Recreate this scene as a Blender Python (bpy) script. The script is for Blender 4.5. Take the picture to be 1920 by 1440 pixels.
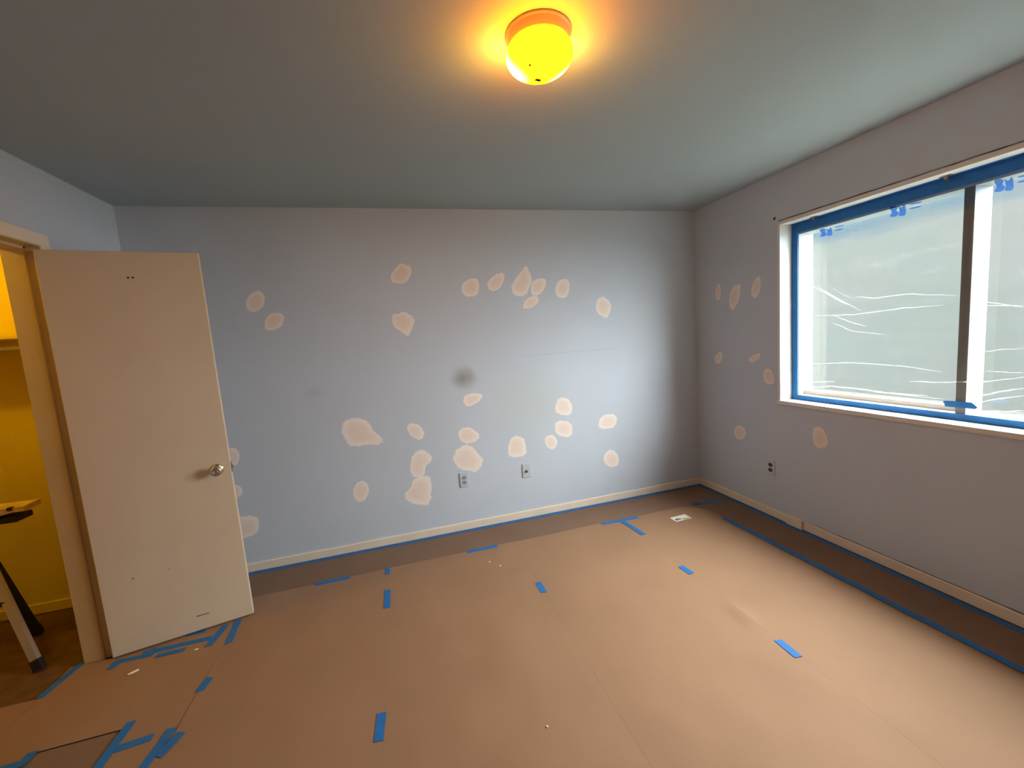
import bpy, bmesh, math, random
from mathutils import Vector, Matrix, noise
random.seed(7)
for o in list(bpy.data.objects): bpy.data.objects.remove(o)
scene = bpy.context.scene
COL = scene.collection
H = 2.44            # ceiling height
W = 4.135           # room width, left wall at x=-W, right wall at x=0, back wall at y=0
YF = -4.25          # front wall behind the camera

# ------------------------------------------------------------------ camera
FPX, YAW, PITCH, ROLL = 777.30, 0.26848, 0.11047, -0.07562
CAM = Vector((-2.6006, -3.1366, 1.4726))
_fwd = Vector((math.sin(YAW)*math.cos(PITCH), math.cos(YAW)*math.cos(PITCH), -math.sin(PITCH)))
_r0 = Vector((math.cos(YAW), -math.sin(YAW), 0)); _u0 = _r0.cross(_fwd)
_r = math.cos(ROLL)*_r0 + math.sin(ROLL)*_u0
_u = -math.sin(ROLL)*_r0 + math.cos(ROLL)*_u0
cd = bpy.data.cameras.new('camera'); cd.sensor_width = 36; cd.lens = FPX/1920*36; cd.clip_start = 0.02
cam = bpy.data.objects.new('camera', cd); COL.objects.link(cam)
M = Matrix((( _r.x, _u.x, -_fwd.x, CAM.x), (_r.y, _u.y, -_fwd.y, CAM.y), (_r.z, _u.z, -_fwd.z, CAM.z), (0,0,0,1)))
cam.matrix_world = M
scene.camera = cam

# ------------------------------------------------------------------ overcast sky, exposure
SKY = 15.3
world = bpy.data.worlds.new('overcast_sky'); scene.world = world; world.use_nodes = True
wn = world.node_tree; wn.nodes.clear()
tc = wn.nodes.new('ShaderNodeTexCoord'); sx = wn.nodes.new('ShaderNodeSeparateXYZ')
mr = wn.nodes.new('ShaderNodeMapRange')          # standard overcast sky: zenith three times the horizon
mr.inputs['From Min'].default_value = 0; mr.inputs['From Max'].default_value = 1
mr.inputs['To Min'].default_value = 0.40*SKY; mr.inputs['To Max'].default_value = 1.2*SKY
bg = wn.nodes.new('ShaderNodeBackground'); bg.inputs['Color'].default_value = (0.95, 0.985, 1.0, 1)
wo = wn.nodes.new('ShaderNodeOutputWorld')
wn.links.new(tc.outputs['Generated'], sx.inputs[0]); wn.links.new(sx.outputs['Z'], mr.inputs['Value'])
wn.links.new(mr.outputs[0], bg.inputs['Strength']); wn.links.new(bg.outputs[0], wo.inputs[0])
vs = scene.view_settings
vs.view_transform = 'Standard'; vs.look = 'None'; vs.gamma = 1.0; vs.use_curve_mapping = False
vs.exposure = 1.65
# portal in the window opening (guides sky sampling, gives off no light itself)
WY0, WY1, WZ0, WZ1 = -2.674, -0.846, 0.89, 2.095     # clear window opening in the right wall
pl = bpy.data.lights.new('sky_portal', 'AREA'); pl.shape = 'RECTANGLE'; pl.size = WZ1-WZ0; pl.size_y = WY1-WY0
pl.cycles.is_portal = True
po = bpy.data.objects.new('sky_portal', pl); COL.objects.link(po)
po.location = (0.30, (WY0+WY1)/2, (WZ0+WZ1)/2); po.rotation_euler = (0, math.radians(90), 0)

# ------------------------------------------------------------------ helpers
def ray(q): return _r*((q[0]-960)/FPX) - _u*((q[1]-720)/FPX) + _fwd
def hit(q, axis, d):
    v = ray(q); t = (d-CAM[axis])/v[axis]; return CAM + t*v
def fl(q, z=0.0): return hit(q, 2, z)

def mat(name, col, rough=0.7, spec=0.3, metal=0.0, var=0.0, vscale=6.0, bump=0.0, bscale=200.0, col2=None, coat=0.0):
    m = bpy.data.materials.new(name); m.use_nodes = True; nt = m.node_tree
    b = nt.nodes['Principled BSDF']; b.inputs['Roughness'].default_value = rough
    b.inputs['Specular IOR Level'].default_value = spec; b.inputs['Metallic'].default_value = metal
    b.inputs['Coat Weight'].default_value = coat
    b.inputs['Base Color'].default_value = (*col, 1)
    if var > 0 or col2 or bump > 0:
        t = nt.nodes.new('ShaderNodeTexCoord')
    if var > 0 or col2:
        n = nt.nodes.new('ShaderNodeTexNoise'); n.inputs['Scale'].default_value = vscale; n.inputs['Detail'].default_value = 5
        nt.links.new(t.outputs['Object'], n.inputs['Vector'])
        cr = nt.nodes.new('ShaderNodeValToRGB'); cr.color_ramp.elements[0].position = 0.3; cr.color_ramp.elements[1].position = 0.7
        c2 = col2 or tuple(min(1, c*(1+var)) for c in col); c1 = col if col2 else tuple(c*(1-var) for c in col)
        cr.color_ramp.elements[0].color = (*c1, 1); cr.color_ramp.elements[1].color = (*c2, 1)
        nt.links.new(n.outputs['Fac'], cr.inputs[0]); nt.links.new(cr.outputs[0], b.inputs['Base Color'])
    if bump > 0:
        n2 = nt.nodes.new('ShaderNodeTexNoise'); n2.inputs['Scale'].default_value = bscale; n2.inputs['Detail'].default_value = 4
        nt.links.new(t.outputs['Object'], n2.inputs['Vector'])
        bp = nt.nodes.new('ShaderNodeBump'); bp.inputs['Strength'].default_value = bump; bp.inputs['Distance'].default_value = 0.003
        nt.links.new(n2.outputs['Fac'], bp.inputs['Height']); nt.links.new(bp.outputs[0], b.inputs['Normal'])
    return m

def obj(name, bm, m, parent=None, smooth=False):
    me = bpy.data.meshes.new(name)
    bmesh.ops.recalc_face_normals(bm, faces=bm.faces)
    if smooth:
        for f in bm.faces: f.smooth = True
    bm.to_mesh(me); bm.free()
    o = bpy.data.objects.new(name, me); COL.objects.link(o)
    for mm in (m if isinstance(m, (list, tuple)) else [m]): me.materials.append(mm)
    if parent: o.parent = parent
    return o

def empty(name, loc=(0,0,0), rz=0.0):
    o = bpy.data.objects.new(name, None); COL.objects.link(o); o.location = loc; o.rotation_euler = (0,0,rz)
    o.empty_display_size = 0.05; return o
def tag(o, label=None, cat=None, group=None, kind=None):
    if label: o['label'] = label
    if cat: o['category'] = cat
    if group: o['group'] = group
    if kind: o['kind'] = kind
    return o
def box(bm, a, b, bevel=0.0):
    a = Vector(a); b = Vector(b)
    r = bmesh.ops.create_cube(bm, size=1.0)
    for v in r['verts']:
        v.co = Vector(((a.x+b.x)/2+v.co.x*(b.x-a.x), (a.y+b.y)/2+v.co.y*(b.y-a.y), (a.z+b.z)/2+v.co.z*(b.z-a.z)))
    if bevel > 0:
        es = set(e for v in r['verts'] for e in v.link_edges)
        bmesh.ops.bevel(bm, geom=list(es), offset=bevel, segments=2, affect='EDGES', profile=0.5)
def nbox(*spec, bevel=0.0):
    bm = bmesh.new()
    for a, b in spec: box(bm, a, b, bevel)
    return bm
def bar(bm, a, b, w, h, up=(0,0,1)):
    a = Vector(a); b = Vector(b); d = (b-a).normalized(); up = Vector(up)
    s = d.cross(up).normalized(); t = s.cross(d).normalized()
    vs_ = [bm.verts.new(p + s*i*w/2 + t*j*h/2) for p in (a, b) for i, j in ((-1,-1),(1,-1),(1,1),(-1,1))]
    for f in ((0,1,2,3),(7,6,5,4),(0,4,5,1),(1,5,6,2),(2,6,7,3),(3,7,4,0)): bm.faces.new([vs_[k] for k in f])
def lathe(bm, prof, n=40, mtx=None):
    rings = []
    for r, z in prof:
        if r < 1e-6: rings.append([bm.verts.new((0,0,z))])
        else: rings.append([bm.verts.new((r*math.cos(2*math.pi*k/n), r*math.sin(2*math.pi*k/n), z)) for k in range(n)])
    for A, B in zip(rings[:-1], rings[1:]):
        for k in range(n):
            k2 = (k+1) % n
            if len(A) == 1 and len(B) == 1: continue
            if len(A) == 1: bm.faces.new((A[0], B[k], B[k2]))
            elif len(B) == 1: bm.faces.new((A[k], B[0], A[k2]))
            else: bm.faces.new((A[k], B[k], B[k2], A[k2]))
    if mtx is not None: bmesh.ops.transform(bm, matrix=mtx, verts=bm.verts)

# ------------------------------------------------------------------ materials
def wall_paint(name, spots=False):
    m = mat(name, (0.545, 0.61, 0.70), rough=0.62, spec=0.25, var=0.03, vscale=1.3, bump=0.06, bscale=350)
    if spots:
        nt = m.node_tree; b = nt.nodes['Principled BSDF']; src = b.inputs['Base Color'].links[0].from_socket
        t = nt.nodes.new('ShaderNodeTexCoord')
        # smudges and a faint darker patch on the paint: (x, z, rx, rz, colour, strength)
        for x, z, rx, rz, c, s in STAINS_AND_PATCHES:
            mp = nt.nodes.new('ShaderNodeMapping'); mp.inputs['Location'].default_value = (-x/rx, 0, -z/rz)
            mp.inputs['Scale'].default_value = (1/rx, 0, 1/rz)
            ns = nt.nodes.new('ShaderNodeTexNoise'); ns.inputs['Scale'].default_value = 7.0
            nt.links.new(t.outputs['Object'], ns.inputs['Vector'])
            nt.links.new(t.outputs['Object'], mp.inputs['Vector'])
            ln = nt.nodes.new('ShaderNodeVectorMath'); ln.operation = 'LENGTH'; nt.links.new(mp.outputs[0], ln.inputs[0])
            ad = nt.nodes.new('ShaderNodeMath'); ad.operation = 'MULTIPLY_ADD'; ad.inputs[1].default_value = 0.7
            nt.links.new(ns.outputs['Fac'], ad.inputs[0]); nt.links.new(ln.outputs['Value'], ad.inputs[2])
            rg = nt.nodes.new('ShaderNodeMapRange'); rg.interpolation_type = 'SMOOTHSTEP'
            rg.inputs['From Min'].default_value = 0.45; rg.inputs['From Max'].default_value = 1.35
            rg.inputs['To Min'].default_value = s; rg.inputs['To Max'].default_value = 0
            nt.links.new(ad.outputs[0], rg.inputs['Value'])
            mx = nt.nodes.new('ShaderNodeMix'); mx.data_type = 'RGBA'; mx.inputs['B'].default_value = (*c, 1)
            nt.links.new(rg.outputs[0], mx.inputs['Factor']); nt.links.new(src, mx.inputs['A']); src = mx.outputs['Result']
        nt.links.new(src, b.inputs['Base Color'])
    return m
STAINS_AND_PATCHES = [(-2.121, 1.20, 0.13, 0.11, (0.24, 0.24, 0.17), 0.75),
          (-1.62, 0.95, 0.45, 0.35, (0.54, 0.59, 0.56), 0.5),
          (-3.17, 1.20, 0.10, 0.06, (0.46,0.50,0.57), 0.5)]  # last entry: faint patch, slightly darker than the paint
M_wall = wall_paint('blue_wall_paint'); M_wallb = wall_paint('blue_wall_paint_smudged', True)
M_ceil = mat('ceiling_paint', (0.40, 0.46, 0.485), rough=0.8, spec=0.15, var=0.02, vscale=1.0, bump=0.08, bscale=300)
M_closet = mat('closet_paint', (0.66, 0.51, 0.08), rough=0.7, spec=0.2, var=0.04, vscale=2.0)
M_trim = mat('cream_trim_paint', (0.80, 0.68, 0.54), rough=0.45, spec=0.4, var=0.04, vscale=8)
M_wintrim = mat('white_window_paint', (0.74, 0.71, 0.66), rough=0.45, spec=0.4)
M_frame = mat('window_frame_paint', (0.56, 0.51, 0.45), rough=0.4, spec=0.4)
M_jamb = mat('closet_glow_jamb_paint', (0.60, 0.46, 0.25), rough=0.5, spec=0.35, var=0.04, vscale=5)  # yellow of the closet light put into the jamb colour
M_mullion = mat('dark_mullion', (0.16, 0.14, 0.12), rough=0.45, spec=0.35)  # darker brown than the rest of the frame
M_door = mat('door_paint', (0.68, 0.55, 0.40), rough=0.5, spec=0.35, var=0.03, vscale=3)
M_wood = mat('dark_floor_wood', (0.13, 0.065, 0.03), rough=0.45, spec=0.4, var=0.3, vscale=12)
M_kraft = mat('kraft_paper', (0.305, 0.178, 0.105), rough=0.75, spec=0.2, var=0.05, vscale=2.5, bump=0.10, bscale=90)
M_rosin = mat('dark_builders_paper', (0.21, 0.13, 0.088), rough=0.8, spec=0.2, var=0.06, vscale=4, bump=0.10, bscale=90)
M_tape = mat('blue_painters_tape', (0.022, 0.15, 0.43), rough=0.6, spec=0.25, var=0.08, vscale=30, bump=0.15, bscale=400)
M_plate = mat('painted_cover_plate', (0.50, 0.57, 0.62), rough=0.4, spec=0.4)
M_dark = mat('dark_slot', (0.02, 0.018, 0.016), rough=0.7)
M_chrome = mat('brushed_nickel', (0.72, 0.66, 0.58), rough=0.22, metal=1.0)
M_steel = mat('bracket_steel', (0.30, 0.27, 0.24), rough=0.4, metal=0.8)
M_alu = mat('aluminium', (0.55, 0.53, 0.52), rough=0.4, metal=0.5, spec=0.5)
M_black = mat('black_rubber', (0.02, 0.02, 0.02), rough=0.6)
M_plank = mat('paint_spattered_wood', (0.55, 0.36, 0.14), rough=0.7, col2=(0.75, 0.60, 0.34), vscale=25)
M_paper = mat('white_label_paper', (0.80, 0.76, 0.68), rough=0.5)
M_print = mat('grey_label_print', (0.16, 0.14, 0.12), rough=0.6)
M_green = mat('yellow_green_label_print', (0.42, 0.40, 0.10), rough=0.6)
M_chip = mat('white_debris', (0.85, 0.78, 0.65), rough=0.7)
M_crack = mat('dark_caulk_crack', (0.10, 0.085, 0.07), rough=0.9)
M_pencil = mat('pencil_mark', (0.42, 0.47, 0.57), rough=0.8)

def patch_mat():
    m = bpy.data.materials.new('spackle'); m.use_nodes = True; nt = m.node_tree; b = nt.nodes['Principled BSDF']
    b.inputs['Roughness'].default_value = 0.7; b.inputs['Specular IOR Level'].default_value = 0.2
    at = nt.nodes.new('ShaderNodeAttribute'); at.attribute_name = 'core'
    t = nt.nodes.new('ShaderNodeTexCoord')
    n = nt.nodes.new('ShaderNodeTexNoise'); n.inputs['Scale'].default_value = 40; n.inputs['Detail'].default_value = 6
    nt.links.new(t.outputs['Object'], n.inputs['Vector'])
    ad = nt.nodes.new('ShaderNodeMath'); ad.operation = 'MULTIPLY_ADD'; ad.inputs[1].default_value = 0.5
    nt.links.new(n.outputs['Fac'], ad.inputs[0]); nt.links.new(at.outputs['Fac'], ad.inputs[2])
    cr = nt.nodes.new('ShaderNodeValToRGB'); e = cr.color_ramp.elements
    e[0].position = 0.45; e[0].color = (0.90, 0.83, 0.77, 1); e[1].position = 1.1; e[1].color = (0.84, 0.72, 0.65, 1)
    nt.links.new(ad.outputs[0], cr.inputs[0]); nt.links.new(cr.outputs[0], b.inputs['Base Color'])
    rg = nt.nodes.new('ShaderNodeMapRange'); rg.interpolation_type = 'SMOOTHSTEP'
    rg.inputs['From Min'].default_value = 0.20; rg.inputs['From Max'].default_value = 0.46
    nt.links.new(ad.outputs[0], rg.inputs['Value'])
    mx = nt.nodes.new('ShaderNodeMix'); mx.data_type = 'RGBA'; mx.inputs['A'].default_value = (0.545, 0.61, 0.70, 1)   # paint showing through the thin feathered rim
    nt.links.new(rg.outputs[0], mx.inputs['Factor']); nt.links.new(cr.outputs[0], mx.inputs['B']); nt.links.new(mx.outputs['Result'], b.inputs['Base Color'])
    return m
M_spackle = patch_mat()

def film_mat():
    m = bpy.data.materials.new('clear_plastic_film'); m.use_nodes = True; nt = m.node_tree; nt.nodes.clear()
    out = nt.nodes.new('ShaderNodeOutputMaterial')
    tr = nt.nodes.new('ShaderNodeBsdfTransparent'); tr.inputs[0].default_value = (0.96, 0.97, 0.965, 1)
    tl = nt.nodes.new('ShaderNodeBsdfTranslucent'); tl.inputs[0].default_value = (0.93, 0.95, 0.94, 1)
    gl = nt.nodes.new('ShaderNodeBsdfGlossy'); gl.inputs['Roughness'].default_value = 0.25; gl.inputs[0].default_value = (0.9, 0.9, 0.9, 1)
    t = nt.nodes.new('ShaderNodeTexCoord')
    mp = nt.nodes.new('ShaderNodeMapping'); mp.inputs['Scale'].default_value = (1, 1.2, 9); mp.inputs['Rotation'].default_value = (0.06, 0, 0)
    n = nt.nodes.new('ShaderNodeTexNoise'); n.inputs['Scale'].default_value = 2.2; n.inputs['Detail'].default_value = 6
    nt.links.new(t.outputs['Object'], mp.inputs[0]); nt.links.new(mp.outputs[0], n.inputs['Vector'])
    rg = nt.nodes.new('ShaderNodeMapRange'); rg.inputs['From Min'].default_value = 0.3; rg.inputs['From Max'].default_value = 0.75
    rg.inputs['To Min'].default_value = 0.0005; rg.inputs['To Max'].default_value = 0.005
    nt.links.new(n.outputs['Fac'], rg.inputs['Value'])
    # faint blue tint of the folded-in tape edge under the head
    sp = nt.nodes.new('ShaderNodeSeparateXYZ'); nt.links.new(t.outputs['Object'], sp.inputs[0])
    n3 = nt.nodes.new('ShaderNodeTexNoise'); n3.inputs['Scale'].default_value = 3.5; n3.inputs['Detail'].default_value = 5
    mp3 = nt.nodes.new('ShaderNodeMapping'); mp3.inputs['Scale'].default_value = (1, 1, 4); nt.links.new(t.outputs['Object'], mp3.inputs[0]); nt.links.new(mp3.outputs[0], n3.inputs['Vector'])
    md = nt.nodes.new('ShaderNodeMath'); md.operation = 'MULTIPLY_ADD'; md.inputs[1].default_value = 0.16; nt.links.new(n3.outputs['Fac'], md.inputs[0]); nt.links.new(sp.outputs['Z'], md.inputs[2])
    r3 = nt.nodes.new('ShaderNodeMapRange'); r3.interpolation_type = 'SMOOTHSTEP'; r3.inputs['From Min'].default_value = 1.96; r3.inputs['From Max'].default_value = 2.07
    nt.links.new(md.outputs[0], r3.inputs['Value'])
    mc = nt.nodes.new('ShaderNodeMix'); mc.data_type = 'RGBA'; mc.inputs['A'].default_value = (0.96, 0.97, 0.965, 1); mc.inputs['B'].default_value = (0.62, 0.78, 0.97, 1)
    nt.links.new(r3.outputs[0], mc.inputs['Factor']); nt.links.new(mc.outputs['Result'], tr.inputs[0])
    m1 = nt.nodes.new('ShaderNodeMixShader'); m2 = nt.nodes.new('ShaderNodeMixShader'); m2.inputs[0].default_value = 0.05
    nt.links.new(rg.outputs[0], m1.inputs[0]); nt.links.new(tr.outputs[0], m1.inputs[1]); nt.links.new(tl.outputs[0], m1.inputs[2])
    nt.links.new(m1.outputs[0], m2.inputs[1]); nt.links.new(gl.outputs[0], m2.inputs[2]); nt.links.new(m2.outputs[0], out.inputs[0])
    return m
M_film = film_mat()
def simple_trans(name, tcol, mixcol, fac, glossy=False, rough=0.05):
    m = bpy.data.materials.new(name); m.use_nodes = True; nt = m.node_tree; nt.nodes.clear()
    out = nt.nodes.new('ShaderNodeOutputMaterial'); tr = nt.nodes.new('ShaderNodeBsdfTransparent'); tr.inputs[0].default_value = (*tcol, 1)
    if glossy: s = nt.nodes.new('ShaderNodeBsdfGlossy'); s.inputs['Roughness'].default_value = rough
    else: s = nt.nodes.new('ShaderNodeBsdfTranslucent')
    s.inputs[0].default_value = (*mixcol, 1)
    mx = nt.nodes.new('ShaderNodeMixShader'); mx.inputs[0].default_value = fac
    nt.links.new(tr.outputs[0], mx.inputs[1]); nt.links.new(s.outputs[0], mx.inputs[2]); nt.links.new(mx.outputs[0], out.inputs[0])
    return m
M_glass = simple_trans('window_glass', (0.93, 0.95, 0.94), (1, 1, 1), 0.04, True)
M_fold = simple_trans('film_fold', (0.98, 0.98, 0.98), (0.98, 0.98, 0.98), 0.075)
M_mark = simple_trans('blue_film_print', (0.42, 0.60, 0.93), (0.3, 0.5, 0.9), 0.04)

def emis(name, build):
    m = bpy.data.materials.new(name); m.use_nodes = True; nt = m.node_tree; nt.nodes.clear()
    out = nt.nodes.new('ShaderNodeOutputMaterial'); e = nt.nodes.new('ShaderNodeEmission'); nt.links.new(e.outputs[0], out.inputs[0])
    build(nt, e); return m

# ------------------------------------------------------------------ the room shell
def struct(name, bm, m, parent=None):
    o = obj(name, bm, m, parent)
    if not parent: o['kind'] = 'structure'
    return o
XC = -5.45                    # closet rear wall
JY0, JY1 = -1.318, -0.655     # closet door opening along the left wall
WT = 0.125                    # left wall thickness
HD = 2.055                    # door head height
struct('floor', nbox(((XC, YF, -0.12), (0.25, 0.0, -0.0))), M_wood)
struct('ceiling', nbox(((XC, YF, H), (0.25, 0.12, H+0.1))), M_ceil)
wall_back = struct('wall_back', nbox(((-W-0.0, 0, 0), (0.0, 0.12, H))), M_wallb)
struct('wall_front', nbox(((-W-WT, YF-0.12, 0), (0.25, YF, H))), M_wall)
wall_right = struct('wall_right', nbox(((0, WY1+0.02, 0), (0.25, 0.12, H)), ((0, YF, 0), (0.25, WY0-0.02, H)),
      ((0, WY0-0.02, 0), (0.25, WY1+0.02, WZ0-0.02)), ((0, WY0-0.02, WZ1+0.02), (0.25, WY1+0.02, H))), M_wall)
wall_left = struct('wall_left', nbox(((-W-WT+0.005, JY1+0.02, 0), (-W, 0, H)), ((-W-WT+0.005, YF, 0), (-W, JY0-0.02, H)),
      ((-W-WT+0.005, JY0-0.02, HD+0.02), (-W, JY1+0.02, H))), M_wall)
struct('wall_closet_end', nbox(((XC, 0, 0), (-W, 0.12, H))), M_closet)
struct('wall_closet_rear', nbox(((XC-0.1, -2.3, 0), (XC, 0.12, H))), M_closet)
struct('wall_closet_near', nbox(((XC, -2.4, 0), (-W-WT+0.005, -2.3, H))), M_closet)
struct('wall_closet_front', nbox(((-W-WT-0.003, JY1+0.02, 0), (-W-WT+0.004, 0, H)), ((-W-WT-0.003, -2.3, 0), (-W-WT+0.004, JY0-0.02, H)),
      ((-W-WT-0.003, JY0-0.02, HD+0.02), (-W-WT+0.004, JY1+0.02, H))), M_closet)

# door frame: lining with stop strips and the flat casing on the room side
t1 = empty('trim_1', (-W, JY1, 0)); t1['kind'] = 'structure'
def tpart(name, m, *spec):
    o = obj(name, nbox(*spec, bevel=0.0015), m, t1); o.matrix_parent_inverse = Matrix.Translation((-t1.location)); return o
xo, xi = -W+0.012, -W-WT-0.006
tpart('jamb', M_jamb, ((xi, JY1, 0.003), (xo, JY1+0.02, HD)))
tpart('jamb', M_jamb, ((xi, JY0-0.02, 0.003), (xo, JY0, HD)))
tpart('head_jamb', M_jamb, ((xi, JY0-0.02, HD), (xo, JY1+0.02, HD+0.02)))
tpart('door_stop', M_jamb, ((xi+0.004, JY1-0.012, 0.003), (-W-0.042, JY1, HD)))
tpart('door_stop', M_jamb, ((xi+0.004, JY0, 0.003), (-W-0.042, JY0+0.012, HD)))
tpart('door_stop', M_jamb, ((xi+0.004, JY0, HD-0.012), (-W-0.042, JY1, HD)))
tpart('casing', M_trim, ((-W, JY1+0.006, 0.003), (-W+0.014, JY1+0.062, HD+0.006)))
tpart('casing', M_trim, ((-W, JY0-0.062, 0.003), (-W+0.014, JY0-0.006, HD+0.006)))
tpart('casing', M_trim, ((-W, JY0-0.062, HD+0.006), (-W+0.014, JY1+0.062, HD+0.062)))

# skirting
def wavy_board(a, b, h, th, nrm, m, name, parent=None):
    """a skirting board with a slightly uneven painted top edge"""
    bm = bmesh.new(); a = Vector(a); b = Vector(b); n = max(2, int((b-a).length/0.06)); nrm = Vector(nrm); rings = []
    for k in range(n+1):
        p = a.lerp(b, k/n); hh = h*(1+0.05*noise.noise(p*4.0))
        rings.append([bm.verts.new(p), bm.verts.new(p+nrm*th), bm.verts.new(p+nrm*th+Vector((0,0,hh-0.004))), bm.verts.new(p+nrm*(th-0.004)+Vector((0,0,hh))), bm.verts.new(p+Vector((0,0,hh)))])
    for A, B in zip(rings[:-1], rings[1:]):
        for k in range(5): bm.faces.new((A[k], B[k], B[(k+1)%5], A[(k+1)%5]))
    bm.faces.new(rings[0]); bm.faces.new(rings[-1][::-1])
    return struct(name, bm, m, parent)
wavy_board((-W, 0, 0.004), (0, 0, 0.004), 0.058, 0.012, (0,-1,0), M_trim, 'baseboard_back')
bb = wavy_board((0, -1.02, 0.004), (0, YF, 0.004), 0.058, 0.012, (-1,0,0), M_trim, 'baseboard_right')
b2 = wavy_board((0, -0.012, 0.004), (0, -0.90, 0.004), 0.056, 0.013, (-1,0,0), M_trim, 'board', bb)
b3 = obj('end_block', nbox(((-0.030, -1.022, 0.004), (0, -0.90, 0.066)), bevel=0.004), M_trim, bb)
wavy_board((-W, 0, 0.004), (-W, JY1+0.063, 0.004), 0.058, 0.012, (1,0,0), M_trim, 'baseboard_left')
wavy_board((XC, 0, 0.004), (-W-WT, 0, 0.004), 0.062, 0.012, (0,-1,0), M_closet, 'baseboard_closet')

# crack lines where the paint has pulled away above the trim
def polyline_ribbon(pts, w, nrm, th=0.0012, taper=False):
    bm = bmesh.new(); nrm = Vector(nrm); rows = []
    for i, p in enumerate(pts):
        a = pts[max(0, i-1)]; b = pts[min(len(pts)-1, i+1)]; s = (Vector(b)-Vector(a)).normalized().cross(nrm)
        ww = w*(0.6+0.8*random.random())*(min(1.0, 0.25+3.0*min(i, len(pts)-1-i)/len(pts)) if taper else 1.0); rows.append([bm.verts.new(Vector(p)-s*ww/2), bm.verts.new(Vector(p)-s*ww/2+nrm*th), bm.verts.new(Vector(p)+s*ww/2+nrm*th), bm.verts.new(Vector(p)+s*ww/2)])
    for A, B in zip(rows[:-1], rows[1:]):
        for k in range(4): bm.faces.new((A[k], B[k], B[(k+1)%4], A[(k+1)%4]))
    bm.faces.new(rows[0]); bm.faces.new(rows[-1][::-1])
    return bm
pts = [(0, -1.05-0.045*k, 0.064+0.003*noise.noise(Vector((k*0.4, 3, 1)))) for k in range(60)]
tag(obj('paint_crack', polyline_ribbon(pts, 0.004, (-1,0,0)), M_crack, wall_right), 'dark crack along the top of the skirting')
pts = [(0, -0.83-0.04*k, 2.125+0.003*noise.noise(Vector((k*0.5, 1, 1)))) for k in range(46)]
tag(obj('paint_crack', polyline_ribbon(pts, 0.0045, (-1,0,0)), M_crack, wall_right), 'dark crack above the window head')
for a, b, w in (((968, 669), (1150, 653), 0.004), ((1002, 682), (1105, 678), 0.002), ((455, 676), (476, 676), 0.002)):
    A = hit(a, 1, 0); B = hit(b, 1, 0)
    obj('pencil_line', polyline_ribbon([A.lerp(B, k/12) for k in range(13)], w*0.6, (0,-1,0), 0.0006), M_pencil, wall_back)
def disc(c, nrm, r, th=0.001, n=14, sx=1.0):
    bm = bmesh.new(); lathe(bm, [(0,0),(r,0),(r*0.9,th),(0,th)], n)
    q = Vector((0,0,1)).rotation_difference(Vector(nrm)); bmesh.ops.transform(bm, matrix=Matrix.Translation(Vector(c)) @ q.to_matrix().to_4x4() @ Matrix.Diagonal((sx,1,1,1)), verts=bm.verts)
    return bm
c = hit((1452, 410), 0, 0); tag(obj('screw_hole', disc(c, (-1,0,0), 0.011), M_crack, wall_right), 'dark screw hole')
c = hit((1195, 833), 1, 0); obj('scuff', polyline_ribbon([c+Vector((-0.012+0.004*k,0,0.0004*k)) for k in range(7)], 0.003, (0,-1,0), 0.0006), M_pencil, wall_back)

# ------------------------------------------------------------------ spackle patches on the walls
def chaikin(P, n=2):
    for _ in range(n):
        Q = []
        for i in range(len(P)):
            a, b = P[i], P[(i+1) % len(P)]
            Q += [(a[0]*0.75+b[0]*0.25, a[1]*0.75+b[1]*0.25), (a[0]*0.25+b[0]*0.75, a[1]*0.25+b[1]*0.75)]
        P = Q
    return P
def patch(px, axis, wall, nrm):
    Q = [hit(q, axis, 0) for q in chaikin(px, 1)]; P = []
    for i_ in range(len(Q)):
        for k_ in range(3): P.append(Q[i_].lerp(Q[(i_+1) % len(Q)], k_/3))
    c = sum(P, Vector())/len(P); nrm = Vector(nrm); bm = bmesh.new(); L = bm.verts.layers.float.new('core')
    levels = [(1.14, 0.0001, -0.12), (1.04, 0.0002, 0.05), (0.94, 0.0004, 0.20), (0.80, 0.0006, 0.40), (0.55, 0.0008, 0.66), (0.3, 0.0009, 0.85)]
    rings = []
    for s, h, core in levels:
        row = []
        for p in P:
            j = 1+0.06*noise.noise(p*25) if s > 0.7 else 1
            v = bm.verts.new(c+(p-c)*s*j+nrm*h); v[L] = core; row.append(v)
        rings.append(row)
    n = len(P)
    for A, B in zip(rings[:-1], rings[1:]):
        for k in range(n): bm.faces.new((A[k], A[(k+1)%n], B[(k+1)%n], B[k]))
    v = bm.verts.new(c+nrm*0.0009); v[L] = 0.95
    for k in range(n): bm.faces.new((rings[-1][k], rings[-1][(k+1)%n], v))
    o = obj('spackle_patch', bm, M_spackle, wall, smooth=True); o['label'] = 'dried beige spackle patch'
def group_px(ox, oy, s, polys): return [[(ox+x/s, oy+y/s) for x, y in P] for P in polys]
back = group_px(420, 460, 4.8, [
 [(200,480),(290,405),(345,420),(372,490),(330,580),(265,600),(205,575)],
 [(370,660),(440,605),(520,615),(545,660),(510,735),(440,765),(365,760)],
 [(1495,290),(1530,215),(1605,150),(1695,210),(1665,300),(1620,345),(1520,340)],
 [(1510,615),(1570,620),(1610,590),(1720,655),(1690,750),(1655,820),(1600,775),(1520,730)]])
back += group_px(800, 460, 4.571, [
 [(300,340),(350,295),(435,275),(452,360),(430,430),(340,442),(302,400)],
 [(525,310),(580,255),(660,230),(665,300),(625,370),(570,395),(527,375)],
 [(728,340),(790,250),(852,170),(880,240),(905,290),(870,390),(840,430),(765,432),(732,390)],
 [(892,340),(930,290),(1025,280),(1015,370),(960,430),(897,420)],
 [(822,540),(850,460),(945,425),(965,470),(920,530),(860,540)],
 [(1100,410),(1122,300),(1225,285),(1217,435),(1150,455)],
 [(1445,520),(1470,452),(1525,440),(1582,500),(1570,580),(1537,625),(1470,585)]])
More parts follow.
